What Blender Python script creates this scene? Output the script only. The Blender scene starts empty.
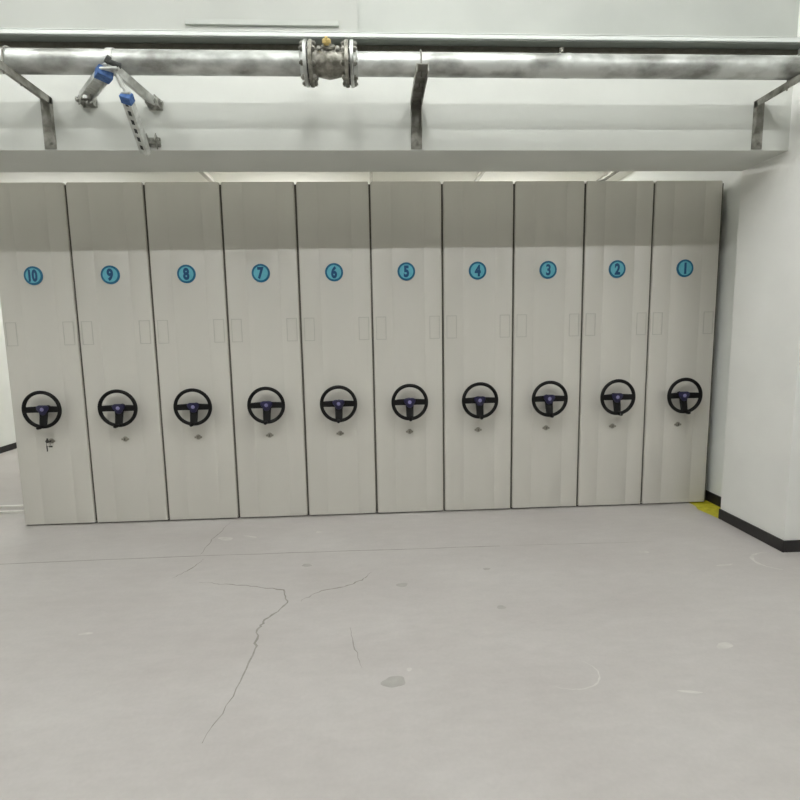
import bpy, bmesh, math, random
from mathutils import Vector, Matrix
random.seed(4)
S = bpy.context.scene
COL = S.collection
PI = math.pi

# ---------------------------------------------------------------- materials
def lin(c):
    r = []
    for v in c:
        v = v/255
        r.append(v/12.92 if v <= .04045 else ((v+.055)/1.055)**2.4)
    return (*r, 1)

def mat(name, rgb, rough=.5, metal=0, var=0, scale=6, bump=0, bscale=80, rgb2=None, stretch=(1, 1, 1), spec=.5, detail=4, ramp=(.35, .65)):
    m = bpy.data.materials.new(name); m.use_nodes = True
    nt = m.node_tree; N = nt.nodes; L = nt.links
    b = N['Principled BSDF']
    b.inputs['Base Color'].default_value = lin(rgb)
    b.inputs['Roughness'].default_value = rough
    b.inputs['Metallic'].default_value = metal
    b.inputs['Specular IOR Level'].default_value = spec
    tc = N.new('ShaderNodeTexCoord'); mp = N.new('ShaderNodeMapping')
    mp.inputs['Scale'].default_value = stretch
    L.new(tc.outputs['Object'], mp.inputs['Vector'])
    if var or rgb2:
        n = N.new('ShaderNodeTexNoise'); n.inputs['Scale'].default_value = scale; n.inputs['Detail'].default_value = detail
        L.new(mp.outputs[0], n.inputs['Vector'])
        cr = N.new('ShaderNodeValToRGB')
        cr.color_ramp.elements[0].position = ramp[0]; cr.color_ramp.elements[1].position = ramp[1]
        if rgb2:
            a, c = rgb, rgb2
        else:
            a = tuple(max(0, v-var) for v in rgb); c = tuple(min(255, v+var) for v in rgb)
        cr.color_ramp.elements[0].color = lin(a); cr.color_ramp.elements[1].color = lin(c)
        L.new(n.outputs['Fac'], cr.inputs['Fac']); L.new(cr.outputs['Color'], b.inputs['Base Color'])
    if bump:
        n2 = N.new('ShaderNodeTexNoise'); n2.inputs['Scale'].default_value = bscale; n2.inputs['Detail'].default_value = 3
        L.new(mp.outputs[0], n2.inputs['Vector'])
        bp = N.new('ShaderNodeBump'); bp.inputs['Strength'].default_value = bump; bp.inputs['Distance'].default_value = .004
        L.new(n2.outputs['Fac'], bp.inputs['Height']); L.new(bp.outputs['Normal'], b.inputs['Normal'])
    return m

M = {}
M['wall'] = mat('white_wall_paint', (226, 228, 224), .75, var=2, scale=3, bump=.15, bscale=30)
M['header'] = mat('header_wall_paint', (205, 207, 201), .75, var=2, scale=3, bump=.15, bscale=30)
M['pillar'] = mat('white_pillar_paint', (230, 230, 226), .7, var=3, scale=2.5, bump=.15, bscale=30)
M['upper'] = mat('shaded_wall_tone', (172, 175, 169), .75, var=4, scale=2.2, bump=.1, bscale=30)  # upper wall's shading put into its colour, greyer than the header
M['plate'] = mat('shaded_plate_tone', (170, 172, 166), .7, var=3, scale=2)  # upper left wall, its shading mixed into the base colour
M['ceiling'] = mat('ceiling_paint', (228, 228, 222), .8, var=2, scale=2)
M['tray'] = mat('trunking_paint', (214, 218, 213), .45, var=3, scale=4)
M['tray_shade'] = mat('trunking_underside_shade', (108, 113, 107), .5, var=4, scale=8)  # trunking paint darkened for the shade on its underside
M['cab'] = mat('cabinet_powder_coat', (199, 196, 188), .36, var=2, scale=3, bump=.12, bscale=160, stretch=(1, 1, .25))
M['cabbody'] = mat('cabinet_side_coat', (170, 168, 160), .45, var=2, scale=3)
M['label'] = mat('pale_grey_coat', (180, 178, 170), .4, var=2, scale=20)  # pale grey coat of the thin panel frames and ceiling rails
M['seal_and_shadow'] = mat('seal_rubber_and_shadow', (92, 89, 80), .8, var=5, scale=30)  # rubber seals, also the painted shadow under the trunking
M['kick'] = mat('dark_carriage_steel', (48, 46, 43), .7, var=5, scale=20)
M['black'] = mat('wheel_black_plastic', (9, 8, 7), .6, var=2, scale=40, bump=.1, bscale=300, spec=.25)
M['navy'] = mat('wheel_hub_navy', (24, 21, 58), .35, var=3, scale=50)
M['emblem'] = mat('emblem_pale_violet', (132, 128, 168), .3, var=8, scale=60)
M['bring'] = mat('badge_dark_teal', (22, 98, 132), .4, var=3, scale=40)
M['bface'] = mat('badge_light_teal', (98, 178, 196), .4, var=4, scale=40)
M['num'] = mat('badge_numeral_blue', (16, 74, 118), .4, var=3, scale=40)
M['lock'] = mat('lock_zinc', (150, 146, 136), .35, .6, var=8, scale=60)
M['darkmetal'] = mat('lock_dark_slot', (60, 57, 54), .5, .3, var=8, scale=60)
M['base'] = mat('black_baseboard', (30, 27, 27), .5, var=5, scale=18, bump=.2, bscale=60)
M['galv'] = mat('galvanised_pipe', (132, 133, 128), .42, .5, scale=9, rgb2=(208, 211, 207), bump=.25, bscale=26, stretch=(.6, 1, 1), ramp=(.36, .6), detail=7)
M['galvdark'] = mat('weathered_steel', (88, 86, 76), .5, .35, scale=14, rgb2=(158, 157, 149), bump=.3, bscale=60)
M['cast'] = mat('galvanised_casting', (92, 90, 80), .5, .45, scale=24, rgb2=(158, 156, 146), bump=.4, bscale=50)
M['brass'] = mat('brass', (204, 180, 118), .4, .35, var=14, scale=50)
M['strut'] = mat('strut_zinc', (178, 180, 174), .42, .15, scale=30, rgb2=(216, 218, 213), bump=.15, bscale=90)
M['hingez'] = mat('hinge_zinc', (118, 118, 110), .45, .3, scale=40, rgb2=(178, 178, 170), bump=.2, bscale=90)
M['slot'] = mat('strut_slot_dark', (58, 60, 58), .7, .2, var=6, scale=60)
M['blue'] = mat('blue_plastic_cap', (70, 100, 150), .7, var=14, scale=60, spec=.2)
M['yellow'] = mat('yellow_floor_paint', (190, 182, 42), .55, var=12, scale=26)
M['rail'] = mat('bright_rail_steel', (236, 234, 228), .3, .2, var=4, scale=20)
M['crack'] = mat('crack_dark_grey', (150, 146, 140), .9, var=8, scale=30)
M['joint'] = mat('floor_joint_grey', (158, 154, 149), .9, var=7, scale=14)
M['scuff'] = mat('floor_scuff_white', (198, 195, 190), .7, var=6, scale=20)
M['stain'] = mat('floor_stain_grey', (168, 164, 159), .7, var=5, scale=20)
M['housing'] = mat('white_fitting', (230, 230, 228), .5, var=2, scale=10)
def emit(name, rgb, k):
    m = bpy.data.materials.new(name); m.use_nodes = True
    b = m.node_tree.nodes['Principled BSDF']
    b.inputs['Base Color'].default_value = (1, 1, 1, 1)
    b.inputs['Emission Color'].default_value = (*rgb, 1); b.inputs['Emission Strength'].default_value = k
    return m
M['tube'] = emit('lit_tube', (.98, .995, .99), 200)
M['tube_far'] = emit('lit_tube_archive', (1, .995, .97), 135)

# concrete floor: layered noise, slight sheen
def floor_mat():
    m = bpy.data.materials.new('grey_painted_concrete'); m.use_nodes = True
    nt = m.node_tree; N = nt.nodes; L = nt.links; b = N['Principled BSDF']
    tc = N.new('ShaderNodeTexCoord')
    def noise(sc, det, st=(1, 1, 1)):
        mp = N.new('ShaderNodeMapping'); mp.inputs['Scale'].default_value = st
        L.new(tc.outputs['Object'], mp.inputs['Vector'])
        n = N.new('ShaderNodeTexNoise'); n.inputs['Scale'].default_value = sc; n.inputs['Detail'].default_value = det
        L.new(mp.outputs[0], n.inputs['Vector']); return n
    n1 = noise(1.3, 5, (1, 1.6, 1)); n2 = noise(9, 5, (1, 2.2, 1)); n3 = noise(60, 2)
    c1 = N.new('ShaderNodeValToRGB'); e = c1.color_ramp.elements
    e[0].position = .3; e[1].position = .7; e[0].color = lin((180, 175, 172)); e[1].color = lin((190, 186, 183))
    L.new(n1.outputs['Fac'], c1.inputs['Fac'])
    def mul(src, n, lo, hi, p0, p1):
        r = N.new('ShaderNodeMapRange'); r.inputs['From Min'].default_value = p0; r.inputs['From Max'].default_value = p1
        r.inputs['To Min'].default_value = lo; r.inputs['To Max'].default_value = hi
        L.new(n.outputs['Fac'], r.inputs['Value'])
        x = N.new('ShaderNodeVectorMath'); x.operation = 'SCALE'
        L.new(src, x.inputs[0]); L.new(r.outputs[0], x.inputs['Scale']); return x.outputs[0]
    o = mul(c1.outputs['Color'], n2, .95, 1.03, .3, .7)
    o = mul(o, n3, .98, 1.02, .3, .7)
    L.new(o, b.inputs['Base Color'])
    r = N.new('ShaderNodeMapRange'); r.inputs['To Min'].default_value = .38; r.inputs['To Max'].default_value = .6
    L.new(n2.outputs['Fac'], r.inputs['Value']); L.new(r.outputs[0], b.inputs['Roughness'])
    bp = N.new('ShaderNodeBump'); bp.inputs['Strength'].default_value = .2; bp.inputs['Distance'].default_value = .004
    L.new(n2.outputs['Fac'], bp.inputs['Height']); L.new(bp.outputs['Normal'], b.inputs['Normal'])
    return m
M['floor'] = floor_mat()

# ---------------------------------------------------------------- helpers
def obj(name, bm, m, parent=None, smooth=False, **props):
    bmesh.ops.recalc_face_normals(bm, faces=bm.faces)
    me = bpy.data.meshes.new(name); bm.to_mesh(me); bm.free()
    me.materials.append(M[m])
    if smooth:
        for p in me.polygons: p.use_smooth = True
        try: me.set_sharp_from_angle(angle=R(38))
        except Exception: pass
    o = bpy.data.objects.new(name, me); COL.objects.link(o)
    if parent: o.parent = parent
    for k, v in props.items(): o[k] = v
    return o
R = math.radians
def empty(name, loc, label, cat, group=None):
    o = bpy.data.objects.new(name, None); COL.objects.link(o); o.empty_display_size = .1
    o.location = loc; o['label'] = label; o['category'] = cat
    if group: o['group'] = group
    return o
def box(bm, a, b, bev=0):
    x0, y0, z0 = a; x1, y1, z1 = b
    mtx = Matrix.Translation(((x0+x1)/2, (y0+y1)/2, (z0+z1)/2)) @ Matrix.Diagonal((abs(x1-x0), abs(y1-y0), abs(z1-z0), 1))
    g = bmesh.ops.create_cube(bm, size=1, matrix=mtx)
    if bev:
        es = list({e for v in g['verts'] for e in v.link_edges})
        bmesh.ops.bevel(bm, geom=es, offset=bev, segments=2, affect='EDGES', profile=.6)
    return bm
def bx(a, b, bev=0): return box(bmesh.new(), a, b, bev)
def frame_of(d, up=Vector((0, 0, 1))):
    d = Vector(d).normalized()
    if abs(d.dot(up)) > .98: up = Vector((0, 1, 0))
    s = d.cross(up).normalized(); u = s.cross(d)
    return s, u, d
def loft(bm, rings, closed=True, cap=True):
    vs = [[bm.verts.new(p) for p in r] for r in rings]
    n = len(rings[0])
    for a, b in zip(vs, vs[1:]):
        for i in range(n if closed else n-1):
            bm.faces.new((a[i], a[(i+1) % n], b[(i+1) % n], b[i]))
    if cap and closed:
        bm.faces.new(vs[0]); bm.faces.new(vs[-1])
    return bm
def tube(bm, p0, p1, r, n=24, r1=None):
    return lathe(bm, p0, Vector(p1)-Vector(p0), [(0, r), (1, r if r1 is None else r1)], n)
def lathe(bm, o, axis, prof, n=24):
    """prof: (t along the axis vector, radius)"""
    o = Vector(o); axis = Vector(axis); s, u, d = frame_of(axis)
    rings = []
    for t, r in prof:
        rings.append([o+axis*t+s*(r*math.cos(2*PI*i/n))+u*(r*math.sin(2*PI*i/n)) for i in range(n)])
    return loft(bm, rings)
def torus(bm, c, R0, r0, n=48, k=12, nrm='y'):
    c = Vector(c); vs = []
    for i in range(n):
        a = 2*PI*i/n; ring = []
        for j in range(k):
            b = 2*PI*j/k; rr = R0+r0*math.cos(b)
            ring.append(bm.verts.new(c+Vector((rr*math.cos(a), r0*math.sin(b), rr*math.sin(a)))))
        vs.append(ring)
    for i in range(n):
        for j in range(k):
            bm.faces.new((vs[i][j], vs[(i+1) % n][j], vs[(i+1) % n][(j+1) % k], vs[i][(j+1) % k]))
    return bm
def channel(bm, p0, p1, w, h, t, openv):
    """U strut channel from p0 to p1; openv: the direction its open side faces"""
    p0 = Vector(p0); p1 = Vector(p1); d = (p1-p0).normalized()
    o = Vector(openv); o = (o-d*o.dot(d)).normalized(); s = d.cross(o)
    prof = [(-w/2, -h/2), (w/2, -h/2), (w/2, h/2), (w/2-t*2.6, h/2), (w/2-t*2.6, h/2-t), (w/2-t, h/2-t), (w/2-t, -h/2+t),
            (-w/2+t, -h/2+t), (-w/2+t, h/2-t), (-w/2+t*2.6, h/2-t), (-w/2+t*2.6, h/2), (-w/2, h/2)]
    return loft(bm, [[p+s*a+o*b for a, b in prof] for p in (p0, p1)])
def obox(bm, c, d, up, size, bev=0):
    """oriented box: size along (side, up, d)"""
    d = Vector(d).normalized(); u = Vector(up); u = (u-d*u.dot(d)).normalized(); s = d.cross(u)
    mt = Matrix((s, u, d)).transposed().to_4x4(); mt.translation = Vector(c)
    g = bmesh.ops.create_cube(bm, size=1, matrix=mt @ Matrix.Diagonal((*size, 1)))
    if bev:
        es = list({e for v in g['verts'] for e in v.link_edges})
        bmesh.ops.bevel(bm, geom=es, offset=bev, segments=2, affect='EDGES')
    return bm
def struct(name, bm, m, parent=None): return obj(name, bm, m, parent, kind='structure')
def dup(root, loc):
    r = root.copy(); COL.objects.link(r); r.location = loc
    for ch in list(root.children):
        c = ch.copy(); COL.objects.link(c); c.parent = r
        for g in list(ch.children):
            d = g.copy(); COL.objects.link(d); d.parent = c
    return r

# ---------------------------------------------------------------- key measures (metres)
D = 3.765         # plane of the cabinet fronts
YF, YB = 3.0485, 3.43   # header wall faces
ZB = 2.364        # underside of the header
XP, YC = 2.441, 2.86    # pillar side plane and front corner
XR = 2.608        # recess wall
XL = -4.53; XE = 4.6; Y0 = -9.0; YE = 9.0; ZC = 4.25; ZA = 2.9

# ---------------------------------------------------------------- setting
fl = struct('floor', bx((XL-.2, Y0-.2, -.12), (XE+.2, YE+.2, 0)), 'floor')
struct('ceiling', bx((XL-.2, Y0-.2, ZC), (XE+.2, YF, ZC+.15)), 'ceiling')
struct('ceiling', bx((XL-.2, YB, ZA), (XR+.4, YE+.2, ZA+.15)), 'ceiling')
struct('wall_left', bx((XL-.2, Y0, 0), (XL, YE, ZC)), 'wall')
struct('wall_right', bx((XE, Y0, 0), (XE+.2, YC, ZC)), 'wall')
struct('wall_back', bx((XL-.2, Y0-.2, 0), (XE+.2, Y0, ZC)), 'wall')
struct('wall_far', bx((XL-.2, YE, 0), (XR+.4, YE+.2, ZA)), 'wall')
struct('wall_recess', bx((XR, YB+.005, 0), (XR+.4, YE, ZA)), 'wall')
struct('wall_header', bx((XL, YF, ZB), (XP, YB, ZC), 0), 'header')
struct('wall_pillar', bx((XP, YC, 0), (XE+.2, YB+.005, ZC), .004), 'pillar')
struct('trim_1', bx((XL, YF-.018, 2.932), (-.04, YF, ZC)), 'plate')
struct('shaded_upper_wall', bx((-.04, YF-.004, 2.932), (XP, YF, ZC)), 'upper')
# black baseboards
struct('baseboard_pillar_side', bx((XP-.012, YC-.012, 0), (XP, YB+.005, .072), .0025), 'base')
struct('baseboard_pillar_front', bx((XP, YC-.012, 0), (XE, YC, .072), .0025), 'base')
struct('baseboard_recess', bx((XR-.012, YB+.005, 0), (XR, YE, .078), .0025), 'base')
struct('baseboard_left', bx((XL, Y0, 0), (XL+.012, YE, .075), .0025), 'base')
struct('baseboard_far', bx((XL+.012, YE-.012, 0), (XR-.012, YE, .075), .0025), 'base')
struct('baseboard_back', bx((XL+.012, Y0, 0), (XE, Y0+.012, .075), .0025), 'base')

# white trunking along the header wall, above the pipe
t = empty('cable_trunking', (-1.08, 3.0, 2.90), 'long white metal cable trunking running above the pipe along the wall', 'cable trunking')
obj('trunking_body', bx((-3.44, -.030, 0), (3.52, .048, .006), .001), 'tray_shade', t)
obj('trunking_front', bx((-3.44, -.034, .0062), (3.52, .046, .027), .002), 'tray', t)
obj('shadow_strip', bx((-3.44, .030, -.026), (3.52, .048, -.0004), .001), 'seal_and_shadow', t, label='dark strip standing for the shadow under the trunking')  # added dark strip stands in for the trunking's shadow on the wall
obj('trunking_lid', bx((-3.44, -.036, .0275), (3.52, .030, .031), .001), 'tray', t)
# slim conduit cover on the upper wall
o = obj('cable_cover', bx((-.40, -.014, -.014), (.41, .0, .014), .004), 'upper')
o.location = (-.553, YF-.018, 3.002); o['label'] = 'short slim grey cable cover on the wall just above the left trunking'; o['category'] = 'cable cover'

# ---------------------------------------------------------------- floor marks (parts of the floor)
def ribbon(name, pts, w, m, z=.0008, jit=.006, sub=6, taper=True):
    P = []
    for a, b in zip(pts, pts[1:]):
        for k in range(sub):
            f = k/sub; P.append((a[0]+(b[0]-a[0])*f+random.uniform(-jit, jit), a[1]+(b[1]-a[1])*f+random.uniform(-jit, jit)))
    P.append(pts[-1]); bm = bmesh.new(); L_ = []
    for i, p in enumerate(P):
        q0 = Vector(P[max(0, i-1)]); q1 = Vector(P[min(len(P)-1, i+1)]); d = (q1-q0).normalized(); n = Vector((-d.y, d.x))
        ww = w*random.uniform(.55, 1.2)/2
        if taper: ww *= min(1, .25+2.5*min(i, len(P)-1-i)/len(P))
        L_.append((bm.verts.new((p[0]+n.x*ww, p[1]+n.y*ww, z)), bm.verts.new((p[0]-n.x*ww, p[1]-n.y*ww, z))))
    for a, b in zip(L_, L_[1:]): bm.faces.new((a[0], a[1], b[1], b[0]))
    return obj(name, bm, m, fl)
ribbon('floor_crack', [(-.988, 2.772), (-.86, 2.735), (-.695, 2.70), (-.512, 2.64), (-.46, 2.50), (-.546, 2.35), (-.561, 2.267), (-.54, 2.112), (-.551, 1.87), (-.60, 1.6)], .011, 'crack')
ribbon('floor_crack', [(-.402, 2.506), (-.321, 2.602), (-.181, 2.645), (-.091, 2.717), (-.036, 2.81)], .009, 'crack')
ribbon('floor_crack', [(-.137, 2.249), (-.108, 2.078), (-.076, 1.954)], .006, 'joint')
ribbon('floor_crack', [(-1.07, 3.70), (-1.105, 3.376), (-1.107, 3.138)], .006, 'crack')
ribbon('floor_crack', [(-1.06, 3.08), (-1.10, 2.93), (-1.16, 2.83)], .008, 'crack')
ribbon('floor_joint', [(XL+.05, 3.09), (-2.25, 3.113), (-1.1, 3.123), (.0, 3.11), (.773, 3.101)], .009, 'joint', jit=.003, taper=False)
ribbon('floor_joint', [(.773, 3.101), (1.25, 3.09), (1.75, 3.08)], .005, 'joint', jit=.003)
def blob(name, c, rx, ry, m, n=22, z=.0006, ang=0, rough=.2):
    bm = bmesh.new(); vs = []
    ph = [random.uniform(0, 6) for _ in range(3)]
    for i in range(n):
        a = 2*PI*i/n; k = 1+rough*(.5*math.sin(2*a+ph[0])+.35*math.sin(3*a+ph[1])+.3*math.sin(5*a+ph[2]))
        x, y = rx*k*math.cos(a), ry*k*math.sin(a)
        vs.append(bm.verts.new((c[0]+x*math.cos(ang)-y*math.sin(ang), c[1]+x*math.sin(ang)+y*math.cos(ang), z)))
    bm.faces.new(vs); return obj(name, bm, m, fl)
for c, rx, ry in [((-1.02, 3.39), .05, .03), ((-.40, 3.45), .022, .02), ((-.86, 3.41), .05, .012), ((1.467, 1.985), .035, .022), ((1.98, 2.72), .05, .012),
                  ((.115, 1.93), .012, .01), ((1.62, 2.93), .03, .012), ((-1.35, 2.3), .03, .01), ((1.15, 1.72), .04, .008)]:
    blob('paint_fleck', c, rx, ry, 'scuff', ang=random.uniform(-.4, .4))
def ring_mark(c, R0, w, a0, a1):
    pts = [(c[0]+R0*math.cos(a0+(a1-a0)*i/14), c[1]+R0*.8*math.sin(a0+(a1-a0)*i/14)) for i in range(15)]
    ribbon('ring_scuff', pts, w, 'scuff', jit=.002, sub=2)
ring_mark((.74, 1.86), .12, .007, -2.3, .9)
ring_mark((2.33, 2.74), .15, .02, 1.5, 4.2)
for c, rx, ry in [((.126, 2.641), .028, .026), ((.62, 2.79), .022, .014), ((.60, 2.37), .02, .02), ((.05, 1.86), .045, .035), ((-.42, 2.93), .03, .02)]:
    blob('floor_stain', c, rx, ry, 'stain')
bm = bmesh.new(); bm.faces.new([bm.verts.new((x, y, .001)) for x, y in [(2.428, 3.43), (XR-.012, 3.43), (XR-.012, 4.3), (2.445, 4.3), (2.43, 3.70), (2.405, 3.63)]])
obj('yellow_paint', bm, 'yellow', fl, label='yellow painted strip')
# bright floor rails left of the shelving
for y, lab in ((4.095, 'bright steel floor rail left of shelving unit 10, nearer of the two'), (4.235, 'bright steel floor rail left of shelving unit 10, farther of the two')):
    o = obj('floor_rail', bx((-.95, -.016, 0), (1.0, .016, .014), .002), 'rail')
    o.location = (-3.58, y, 0); o['label'] = lab; o['category'] = 'floor rail'; o['group'] = 'floor rails beside the shelving'

# ---------------------------------------------------------------- mobile shelving units
edges = [-2.570, -2.059, -1.538, -1.025, -.513, .0, .510, 1.024, 1.538, 2.043, 2.553]
def make_panel(w):
    h = w/2-.007; r = .010
    pts = []
    for i in range(5):
        a = PI+PI/2*i/4; pts.append((-h+r+r*math.cos(a), r+r*math.sin(a)))     # left rounded edge
    for fx in (.29, .74):
        x = (fx-.5)*w
        pts += [(x-.005, 0), (x-.001, .0012), (x+.001, .0012), (x+.005, 0)]
    for i in range(5):
        a = -PI/2+PI/2*i/4; pts.append((h-r+r*math.cos(a), r+r*math.sin(a)))
    pts += [(h, .032), (-h, .032)]
    bm = bmesh.new()
    loft(bm, [[(x, y, .012) for x, y in pts], [(x, y, 2.392) for x, y in pts], [(x*.985, y+(.004 if y < .02 else 0), 2.400) for x, y in pts]])
    return bm
def make_numeral(txt):
    cu = bpy.data.curves.new('numeral_text', 'FONT'); cu.body = txt; cu.size = .104; cu.align_x = 'CENTER'; cu.align_y = 'CENTER'
    cu.extrude = .001; cu.offset = .0052 if txt != '3' else .0034
    to = bpy.data.objects.new('numeral_text', cu); COL.objects.link(to)
    bpy.context.view_layer.update()
    me = bpy.data.meshes.new_from_object(to.evaluated_get(bpy.context.evaluated_depsgraph_get()))
    bpy.data.objects.remove(to)
    me.transform(Matrix.Rotation(PI/2, 4, 'X') @ Matrix.Diagonal((.76 if len(txt) == 1 else .66, 1, 1, 1)))
    xs = [v.co.x for v in me.vertices]; zs = [v.co.z for v in me.vertices]
    me.transform(Matrix.Translation((-(min(xs)+max(xs))/2, 0, -(min(zs)+max(zs))/2)))
    me.materials.clear(); me.materials.append(M['num'])
    return me
WZ = .854
def make_unit():
    w = .512
    t = empty('mobile_shelving_unit', (0, 0, 0), '', 'shelving unit', 'grey mobile shelving units in one row')
    bm = bx((-w/2+.016, .032, .045), (w/2-.016, 2.72, 2.385), .003)
    for k in range(1, 3):                                    # section posts along the run
        y = .032+k*.896
        box(bm, (-w/2+.011, y-.02, .045), (w/2-.011, y+.02, 2.388), .002)
    obj('shelf_body', bm, 'cabbody', t)
    bm = bx((-w/2+.004, .026, .0), (w/2-.004, 2.70, .0110), .001)
    box(bm, (-w/2+.02, .034, .0065), (w/2-.02, 2.70, .0445), .002)
    obj('base_carriage', bm, 'kick', t)
    obj('front_panel', make_panel(w), 'cab', t, smooth=True)
    obj('edge_seal', bx((w/2-.0068, .014, .02), (w/2+.0064, .030, 2.385), .001), 'seal_and_shadow', t)
    for sx in (-1, 1):
        cx = sx*(w/2-.062); bm = bmesh.new(); a, b, zz, hh, q = .037, .005, 1.388, .082, .0022
        box(bm, (cx-a, -q, zz-hh), (cx-a+b, .001, zz+hh)); box(bm, (cx+a-b, -q, zz-hh), (cx+a, .001, zz+hh))
        box(bm, (cx-a+b, -q, zz-hh), (cx+a-b, .001, zz-hh+b)); box(bm, (cx-a+b, -q, zz+hh-b), (cx+a-b, .001, zz+hh))
        obj('thin_frame', bm, 'label', t)  # thin raised rectangle near each side of the panel
    # number badge: ring, face, numeral
    bd = obj('number_badge', lathe(bmesh.new(), (-.006, .001, 1.785), (0, -.006, 0), [(0, .0635), (.8, .0635), (1, .062)], 40), 'bring', t)
    obj('badge_face', lathe(bmesh.new(), (-.006, -.005, 1.785), (0, -.0018, 0), [(0, .0495), (1, .049)], 40), 'bface', bd)
    bd['numeral_slot'] = 1
    # hand wheel
    bm = torus(bmesh.new(), (0, -.072, WZ), .1212, .0126)
    rim = obj('hand_wheel', bm, 'black', t, smooth=True)
    obj('wheel_shaft', lathe(bmesh.new(), (0, .001, WZ), (0, -.062, 0), [(0, .024), (.1, .024), (.16, .020), (.2, .018), (.85, .018), (1, .03)], 28), 'black', rim, smooth=True)
    def spoke(ang, w0, w1):
        bm = bmesh.new(); rings = []
        for s, ww, y in ((.012, w0*1.15, -.052), (.045, w0, -.056), (.085, (w0+w1)/2, -.066), (.114, w1, -.073)):
            c = Vector((s*math.cos(ang), y, WZ+s*math.sin(ang))); n = Vector((-math.sin(ang), 0, math.cos(ang)))
            rings.append([c+n*(ww/2)+Vector((0, -.004, 0)), c+n*(ww/2*.7)+Vector((0, -.008, 0)), c-n*(ww/2*.7)+Vector((0, -.008, 0)), c-n*(ww/2)+Vector((0, -.004, 0)),
                          c-n*(ww/2)+Vector((0, .003, 0)), c+n*(ww/2)+Vector((0, .003, 0))])
        loft(bm, rings); obj('spoke', bm, 'black', rim)
    spoke(0, .044, .040); spoke(PI, .044, .040); spoke(-PI/2, .054, .050)
    # rounded triangular hub cover
    bm = bmesh.new(); rings = []
    for y, k in ((-.050, .9), (-.064, 1), (-.070, .93), (-.072, .75)):
        ring = []
        for i in range(36):
            a = 2*PI*i/36; rr = .036*(1+.16*math.cos(3*(a+PI/2)))*k
            ring.append(Vector((rr*1.12*math.cos(a), y, WZ+rr*math.sin(a)-.001)))
        rings.append(ring)
    loft(bm, rings); obj('hub_cover', bm, 'navy', rim, smooth=True)
    obj('hub_emblem', lathe(bmesh.new(), (0, -.0715, WZ), (0, -.003, 0), [(0, .0135), (.7, .0125), (1, .009)], 24), 'emblem', rim)
    obj('turning_knob', lathe(bmesh.new(), (0, -.068, WZ-.119), (0, -.075, 0), [(0, .006), (.2, .006), (.24, .0105), (.5, .0125), (.9, .0115), (1, .007)], 18), 'black', rim, smooth=True)
    # lock under the wheel
    lk = obj('lock', lathe(bmesh.new(), (0, .001, .628), (0, -.011, 0), [(0, .019), (.35, .0185), (.5, .013), (1, .012)], 24), 'lock', t, smooth=True)
    bm = bx((-.0018, -.0115, .620), (.0018, -.0098, .636)); obj('keyhole', bm, 'darkmetal', lk)
    obj('lock_flap', bx((-.027, -.004, .619), (.027, .001, .633), .0015), 'lock', lk)
    return t
proto = make_unit()
units = []
for i in range(10): units.append(proto if i == 0 else dup(proto, (0, 0, 0)))
for i, u in enumerate(units):
    n = 10-i; a, b = edges[i], edges[i+1]
    u.location = ((a+b)/2, D, 0)
    if i: u['group'] = proto['group']
    place = {10: 'leftmost of the row', 9: 'second from the left end', 1: 'at the right end beside the pillar', 2: 'second from the right end'}.get(n, '')
    u['label'] = f'grey shelving unit with number {n} badge' + (', ' + place if place else ', in the row') + ('' if n != 10 else ', key in lock')
    for ch in u.children:
        if ch.name.split('.')[0] == 'hand_wheel':
            ch.location.z = {10: .010, 9: .007, 8: .003, 7: .003}.get(n, .001)
        if ch.name.split('.')[0] == 'number_badge':
            ob = bpy.data.objects.new('numeral', make_numeral(str(n))); COL.objects.link(ob); ob.parent = ch; ob.location = (-.006, -.0075, 1.785)
            if 'numeral_slot' in ch: del ch['numeral_slot']
        if n == 10 and ch.name.split('.')[0] == 'lock':
            bm = bx((-.002, -.038, .624), (.002, -.0118, .632), .0008)
            lathe(bm, (0, -.050, .634), (0, .003, 0), [(0, .012), (1, .012)], 16)
            torus(bm, (.003, -.045, .612), .014, .0016, 20, 6)
            box(bm, (.006, -.046, .590), (.030, -.043, .601), .001); box(bm, (-.012, -.046, .560), (-.004, -.043, .602), .001)
            box(bm, (-.004, -.050, .640), (.008, -.047, .656), .002)
            obj('key', bm, 'darkmetal', ch, label='dark key with tag left in the lock')
# small differences of width between units
for u, (a, b) in zip(units, zip(edges, edges[1:])):
    u.scale = ((b-a)/.512, 1, 1)

# ---------------------------------------------------------------- sprinkler main, joints and valve
PY, PZ, PR = 2.783, 2.684, .0545
VX0, VX1 = -.299, -.069   # flange planes
t = empty('fire_pipe', (0, PY, PZ), 'long galvanised steel pipe running across the wall above the shelving', 'pipe')
def pipe_piece(x0, x1):
    bm = tube(bmesh.new(), (x0, 0, 0), (x1, 0, 0), PR, 48)
    return obj('pipe_length', bm, 'galv', t, smooth=True)
for a, b in ((XL, VX0-.02), (VX1+.02, 1.02), (1.02, XE)):
    pipe_piece(a, b)
bm = lathe(bmesh.new(), (1.005, 0, 0), (.03, 0, 0), [(0, PR+.0006), (.3, PR+.0022), (.7, PR+.0022), (1, PR+.0006)], 48); obj('weld_seam', bm, 'galv', t, smooth=True)
bm = lathe(bmesh.new(), (.985, -.02, PR-.004), (0, 0, .022), [(0, .009), (.6, .009), (.7, .012), (1, .012)], 12); obj('pipe_plug', bm, 'galvdark', t)
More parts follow.
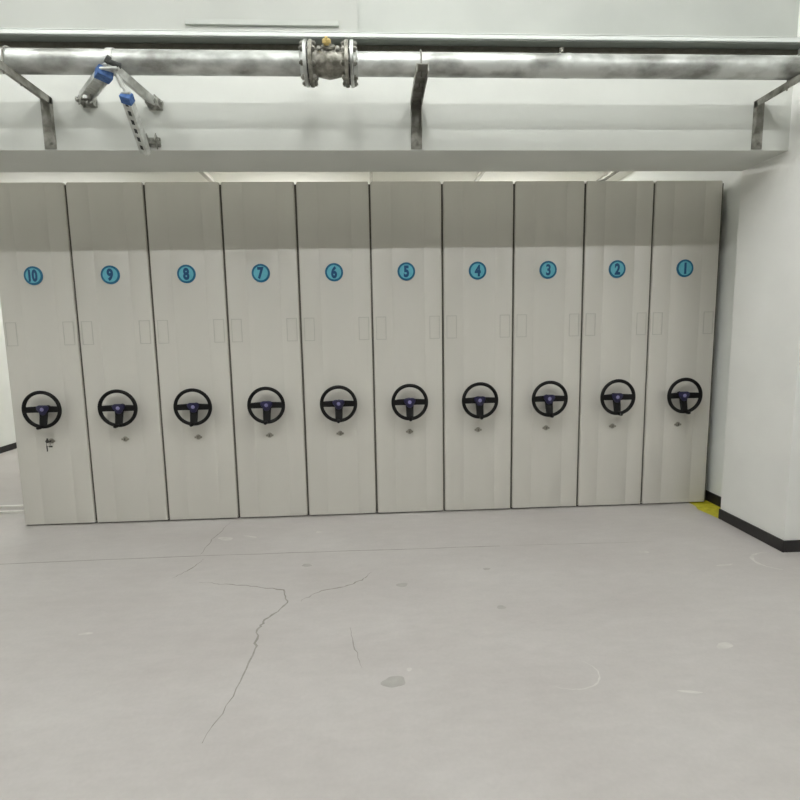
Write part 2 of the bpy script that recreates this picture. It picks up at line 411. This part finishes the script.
# valve
v = empty('pipe_valve', (-.184, PY, PZ), 'flanged galvanised check valve with brass cap in the middle of the pipe', 'valve')
def disc(name, x0, x1, r, m='cast', par=v):
    bm = lathe(bmesh.new(), (x0, 0, 0), (x1-x0, 0, 0), [(0, r-.003), (.12, r), (.88, r), (1, r-.003)], 40)
    return obj(name, bm, m, par, smooth=True)
FR = .102
for s in (-1, 1):
    fo = disc('pipe_flange', s*.122, s*.104, FR, 'galv'); fi = disc('valve_flange', s*.098, s*.078, FR)
    bm = lathe(bmesh.new(), (s*.122, 0, 0), (s*.02, 0, 0), [(0, PR+.016), (.6, PR+.010), (1, PR+.002)], 36); obj('flange_neck', bm, 'galv', fo, smooth=True)
    disc('gasket', s*.104, s*.098, FR-.012, 'kick')
    for k in range(8):
        a = R(22.5+45*k); c = Vector((0, (FR-.018)*math.cos(a), (FR-.018)*math.sin(a)))
        bm = bmesh.new(); p = lambda x: c+Vector((x, 0, 0))
        tube(bm, p(s*.062), p(s*.140), .0065, 10)
        tube(bm, p(s*.066), p(s*.078), .0125, 6); tube(bm, p(s*.122), p(s*.134), .0125, 6)
        obj('flange_bolt', bm, 'galvdark', fo)
bm = lathe(bmesh.new(), (-.08, 0, 0), (.16, 0, 0), [(0, PR+.006), (.12, PR+.002), (.3, PR+.008), (.5, PR+.014), (.7, PR+.008), (.88, PR+.002), (1, PR+.006)], 40)
obj('valve_body', bm, 'cast', v, smooth=True)
bn = obj('valve_bonnet', lathe(bmesh.new(), (0, -.022, .020), (0, -.038, .046), [(0, .050), (.35, .040), (.62, .026), (.7, .034), (.82, .034), (.84, .020), (1, .018)], 28), 'cast', v, smooth=True)
bm = bmesh.new()
for s in (-1, 1):
    c = Vector((s*.045, -.048, .01)); obox(bm, c, (s*.7, 0, -1), (0, -1, 0), (.014, .014, .085), .003)
obj('valve_rib', bm, 'cast', v)
cp = obj('brass_cap', lathe(bmesh.new(), (-.006, -.066, .052), (0, -.013, .026), [(0, .015), (.25, .015), (.3, .0215), (.75, .0215), (1, .014)], 8), 'brass', v)
bm = lathe(bmesh.new(), (-.006, -.078, .068), (0, -.020, .006), [(0, .009), (.6, .009), (.7, .006), (1, .006)], 10); obj('bleed_screw', bm, 'brass', cp)
v2 = [(-.045, -.052, .045), (.045, -.052, .045)]
for p in v2:
    bm = lathe(bmesh.new(), p, (0, -.014, 0), [(0, .012), (.5, .012), (.55, .008), (1, .008)], 6); obj('test_plug', bm, 'galvdark', v)

# ---------------------------------------------------------------- pipe brackets
def bracket(x, side, lab):
    """wall leg plus horizontal arm, bent from steel channel; side: -1 the flange faces left, +1 right"""
    t = empty('pipe_bracket', (x, YF, 2.365), lab, 'bracket', 'steel brackets carrying the pipe')
    w, d, th = .062, .030, .006; zt = PZ-PR-2.365
    bm = bx((-w/2, -th, .004), (w/2, 0, zt), .0012)
    for s in ((-1, 1) if side == 0 else (side,)):
        x0, x1 = (w/2-th, w/2) if s > 0 else (-w/2, -w/2+th)
        # flange tapering towards the foot
        pr = [(-th, .065), (-d, .12), (-d, zt), (-th, zt)]
        loft(bm, [[(xx, y, z) for y, z in pr] for xx in (x0, x1)])
    obj('wall_leg', bm, 'galvdark', t)
    yl = -.395
    bm = bx((-w/2, yl, zt-.006), (w/2, -th, zt), .0012)          # top web, underside open
    for s in ((-1, 1) if side == 0 else (side,)):
        x0, x1 = (w/2-th, w/2) if s > 0 else (-w/2, -w/2+th)
        box(bm, (x0, yl, zt-.038), (x1, -th, zt-.006), .001)
    obj('arm', bm, 'galvdark', t)
    bm = lathe(bmesh.new(), (.008, -th, .035), (0, -.010, 0), [(0, .011), (.6, .011), (.65, .006), (1, .006)], 6); obj('anchor_bolt', bm, 'galvdark', t)
    # U bolt over the pipe
    bm = bmesh.new(); rr = PR+.0062; pc = Vector((0, PY-YF, PZ-2.365)); pts = [pc+Vector((0, rr, -PR-.030))]
    for i in range(17):
        a = PI*i/16; pts.append(pc+Vector((0, rr*math.cos(a), rr*math.sin(a))))
    pts.append(pc+Vector((0, -rr, -PR-.030)))
    rings = []
    for i, p in enumerate(pts):
        dd = pts[min(i+1, len(pts)-1)]-pts[max(0, i-1)]; s_ = Vector((1, 0, 0)); u_ = dd.normalized().cross(s_)
        rings.append([p+s_*(.004*math.cos(2*PI*k/8))+u_*(.004*math.sin(2*PI*k/8)) for k in range(8)])
    loft(bm, rings); obj('u_bolt', bm, 'galvdark', t, smooth=True)
    return t
bracket(-1.717, 1, 'steel pipe bracket left of the blue capped braces')
bracket(.270, 0, 'middle steel pipe bracket, just right of the valve')
bracket(2.245, -1, 'steel pipe bracket beside the white pillar on the right')

# ---------------------------------------------------------------- seismic brace at the left
t = empty('seismic_brace', (-1.33, YF, 2.36), 'zinc channel brace with three legs and blue caps, fixed between pipe and wall', 'pipe brace')
loc0 = Vector((-1.33, YF, 2.36))
def W(*p): return Vector(p)-loc0
JX = -1.235
bm = bmesh.new()
for xx in (JX,):
    rings = []
    for a_ in range(25):
        a = 2*PI*a_/24
        rings.append([W(xx+dx, PY+rr*math.cos(a), PZ+rr*math.sin(a)) for dx, rr in ((-.016, PR+.0005), (.016, PR+.0005), (.016, PR+.0045), (-.016, PR+.0045))])
    loft(bm, rings, cap=False)
obox(bm, W(JX, PY-PR-.012, PZ-.042), (0, -1, -.6), (0, 0, 1), (.03, .008, .05), .001)
cl = obj('pipe_clamp', bm, 'strut', t)
JA = Vector((-1.236, 2.70, 2.600)); JB = Vector((-1.198, 2.70, 2.618)); JC = Vector((-1.165, 2.735, 2.512))
EA = Vector((-1.490, 3.00, 2.612)); EB = Vector((-1.185, 3.00, 2.625)); EC = Vector((-1.205, 3.018, 2.340))
EB = Vector((-1.165, 3.00, 2.60))
def strut(p, q, lab, openv, slots=True, cap=0, wd=.045):
    d = (q-p).normalized()
    st = obj('strut_channel', channel(bmesh.new(), p-loc0, q-loc0, wd, .036, .003, openv), 'strut', t)
    o_ = Vector(openv); o_ = (o_-d*o_.dot(d)).normalized(); L_ = (q-p).length
    if slots:
        bm = bmesh.new(); k = .035
        while k < L_-.02:
            obox(bm, p-loc0+d*k-o_*.0182, d, o_, (.016, .0008, .026), .0); k += .05
        obj('slot_row', bm, 'slot', st)
    if cap:
        bm = obox(bmesh.new(), p-loc0+d*(cap/2-.004), d, o_, (wd+.006, .042, cap), .0012)
        obj('end_cap', bm, 'blue', st, label='blue plastic end cap')
    return st, d
def hinge(q, d, axis, st):
    """pivot bracket between a strut's end and the wall"""
    bm = bmesh.new(); q = Vector(q)
    for s in (-1, 1):
        obox(bm, q-loc0+Vector(axis)*(s*.024)+d*.012, d, axis, (.044, .005, .070), .001)
        obox(bm, Vector((q.x, YF-.018, q.z))-loc0+Vector(axis)*(s*.030)+Vector((0, 0, -.006)), (0, 1, 0), axis, (.044, .005, .034), .001)
    tube(bm, q-loc0-Vector(axis)*.040+d*.025, q-loc0+Vector(axis)*.040+d*.025, .007, 10)
    tube(bm, q-loc0-Vector(axis)*.042+d*.025, q-loc0-Vector(axis)*.033+d*.025, .013, 6)
    tube(bm, q-loc0+Vector(axis)*.033+d*.025, q-loc0+Vector(axis)*.042+d*.025, .013, 6)
    obox(bm, Vector((q.x, YF-.003, q.z-.006))-loc0, (0, 1, 0), (0, 0, 1), (.075, .05, .006), .001)
    obj('hinge', bm, 'hingez', t)
stA, dA = strut(JA, EA, 'left', (0, -.3, -1), slots=False, cap=.07, wd=.060)
stB, dB = strut(JB, EB+Vector((.02, 0, 0)), 'right', (.4, -.2, 1), slots=False)
stC, dC = strut(JC, EC, 'low', (.15, 1, .3), slots=True, cap=.04)
hinge(EA, dA, (1, 0, 0), stA); hinge(EB+Vector((.02, 0, 0)), dB, (1, 0, 0), stB); hinge(EC+Vector((.035, 0, .070)), dC, (1, 0, 0), stC)
# head links under the pipe
bm = bmesh.new()
obox(bm, (JA+JB)/2-loc0+Vector((0, -.004, .002)), (1, 0, .05), (0, 0, 1), (.034, .012, .085), .003)
obj('head_plate', bm, 'strut', t)
bm = bmesh.new()
p = JB-loc0+Vector((.004, .0, -.01)); q = JC-loc0+Vector((0, 0, .012))
tube(bm, p, q, .007, 10); obox(bm, (p+q)/2, q-p, (0, 1, 0), (.026, .005, .05), .001); tube(bm, q+Vector((-.02, 0, 0)), q+Vector((.02, 0, 0)), .008, 8)
obj('head_link', bm, 'strut', t)
bm = bmesh.new(); tube(bm, JB-loc0+Vector((-.012, -.02, .02)), JB-loc0+Vector((.03, .01, .012)), .013, 8); tube(bm, JB-loc0+Vector((-.02, -.03, .03)), JB-loc0+Vector((-.006, -.02, .02)), .018, 6)
obj('head_bolt', bm, 'slot', t)

# ---------------------------------------------------------------- rails under the far ceiling
for x, w, lab in ((-1.56, .045, 'thin pale ceiling rail seen above shelving unit 8'), (.02, .03, 'thin pale ceiling rail seen above the gap between units 6 and 5'),
                  (1.095, .035, 'thin pale ceiling rail seen above shelving unit 4'), (2.395, .055, 'darker grey ceiling rail seen above shelving unit 2')):
    o = obj('ceiling_rail', bx((-w/2, -2.0, -.03), (w/2, 3.0, 0), .003), 'galvdark' if x > 2 else 'label')
    o.location = (x, 5.6, ZA); o['label'] = lab; o['category'] = 'ceiling rail'; o['group'] = 'ceiling rails above the shelving'

# ---------------------------------------------------------------- light fittings (out of the photograph's frame)
def batten(m):
    t = empty('tube_light', (0, 0, 0), 'white tube light batten on the ceiling', 'ceiling light', 'ceiling tube lights')
    obj('housing', bx((-.61, -.035, -.030), (.61, .035, 0), .004), 'housing', t)
    tb = bmesh.new(); tube(tb, (-.585, 0, -.052), (.585, 0, -.052), .014, 14); obj('tube', tb, m, t)
    for s in (-1, 1):
        obj('lamp_holder', bx((s*.6-.014, -.018, -.070), (s*.6+.014, .018, -.030), .003), 'housing', t)
    return t
b1 = batten('tube'); first = True
for x, y, rz, yn in ((-2.5, -.10, 0, 'cross row nearer the header wall'), (-.1, -.10, 0, 'cross row nearer the header wall'), (2.9, -.10, 0, 'cross row nearer the header wall'),
                     (-2.3, 1.55, PI/2, 'added lengthwise set brightening the lower cabinets'), (-.1, 1.55, PI/2, 'added lengthwise set brightening the lower cabinets'), (1.1, 1.55, PI/2, 'added lengthwise set brightening the lower cabinets'),  # unseen lengthwise tubes, added to lift light on the lower cabinets
                     ):
    o = b1 if first else dup(b1, (0, 0, 0)); first = False
    o.location = (x, y, ZC); o.rotation_euler.z = rz
    o['group'] = 'ceiling tube lights, ' + yn
    o['label'] = f'white ceiling tube light in the {yn}'
b2 = batten('tube_far'); first = True
for y in (6.15, 8.0):
    for x in (-3.2, -.8, 1.5):
        o = b2 if first else dup(b2, (0, 0, 0)); first = False
        o.location = (x, y, ZA)
        nn = 'over the shelving' if y < 7 else 'at the far end'
        o['label'] = f'white ceiling tube light in the archive room, {nn}'; o['group'] = 'archive tube lights ' + nn

# ---------------------------------------------------------------- world, camera, view
w = bpy.data.worlds.new('room_world'); S.world = w; w.use_nodes = True
w.node_tree.nodes['Background'].inputs[0].default_value = (.75, .78, .78, 1); w.node_tree.nodes['Background'].inputs[1].default_value = .3
f, yaw, pitch, roll, ch = 517.51, -.04997, .12568, -.017385, 1.33978
cy, sy = math.cos(yaw), math.sin(yaw)
fw = Vector((-sy*math.cos(pitch), cy*math.cos(pitch), -math.sin(pitch)))
r0 = Vector((cy, sy, 0)); u0 = r0.cross(fw)
rt = math.cos(roll)*r0+math.sin(roll)*u0; up = -math.sin(roll)*r0+math.cos(roll)*u0
cam = bpy.data.cameras.new('camera'); co = bpy.data.objects.new('camera', cam); COL.objects.link(co)
mt = Matrix((rt, up, -fw)).transposed().to_4x4(); mt.translation = (0, 0, ch); co.matrix_world = mt
cam.sensor_width = 36; cam.lens = f*36/800; cam.clip_start = .05
S.camera = co
S.view_settings.view_transform = 'Standard'; S.view_settings.look = 'None'; S.view_settings.gamma = 1
S.view_settings.exposure = 0.12
try:
    S.cycles.use_denoising = True; S.cycles.max_bounces = 10; S.cycles.diffuse_bounces = 6
except Exception: pass
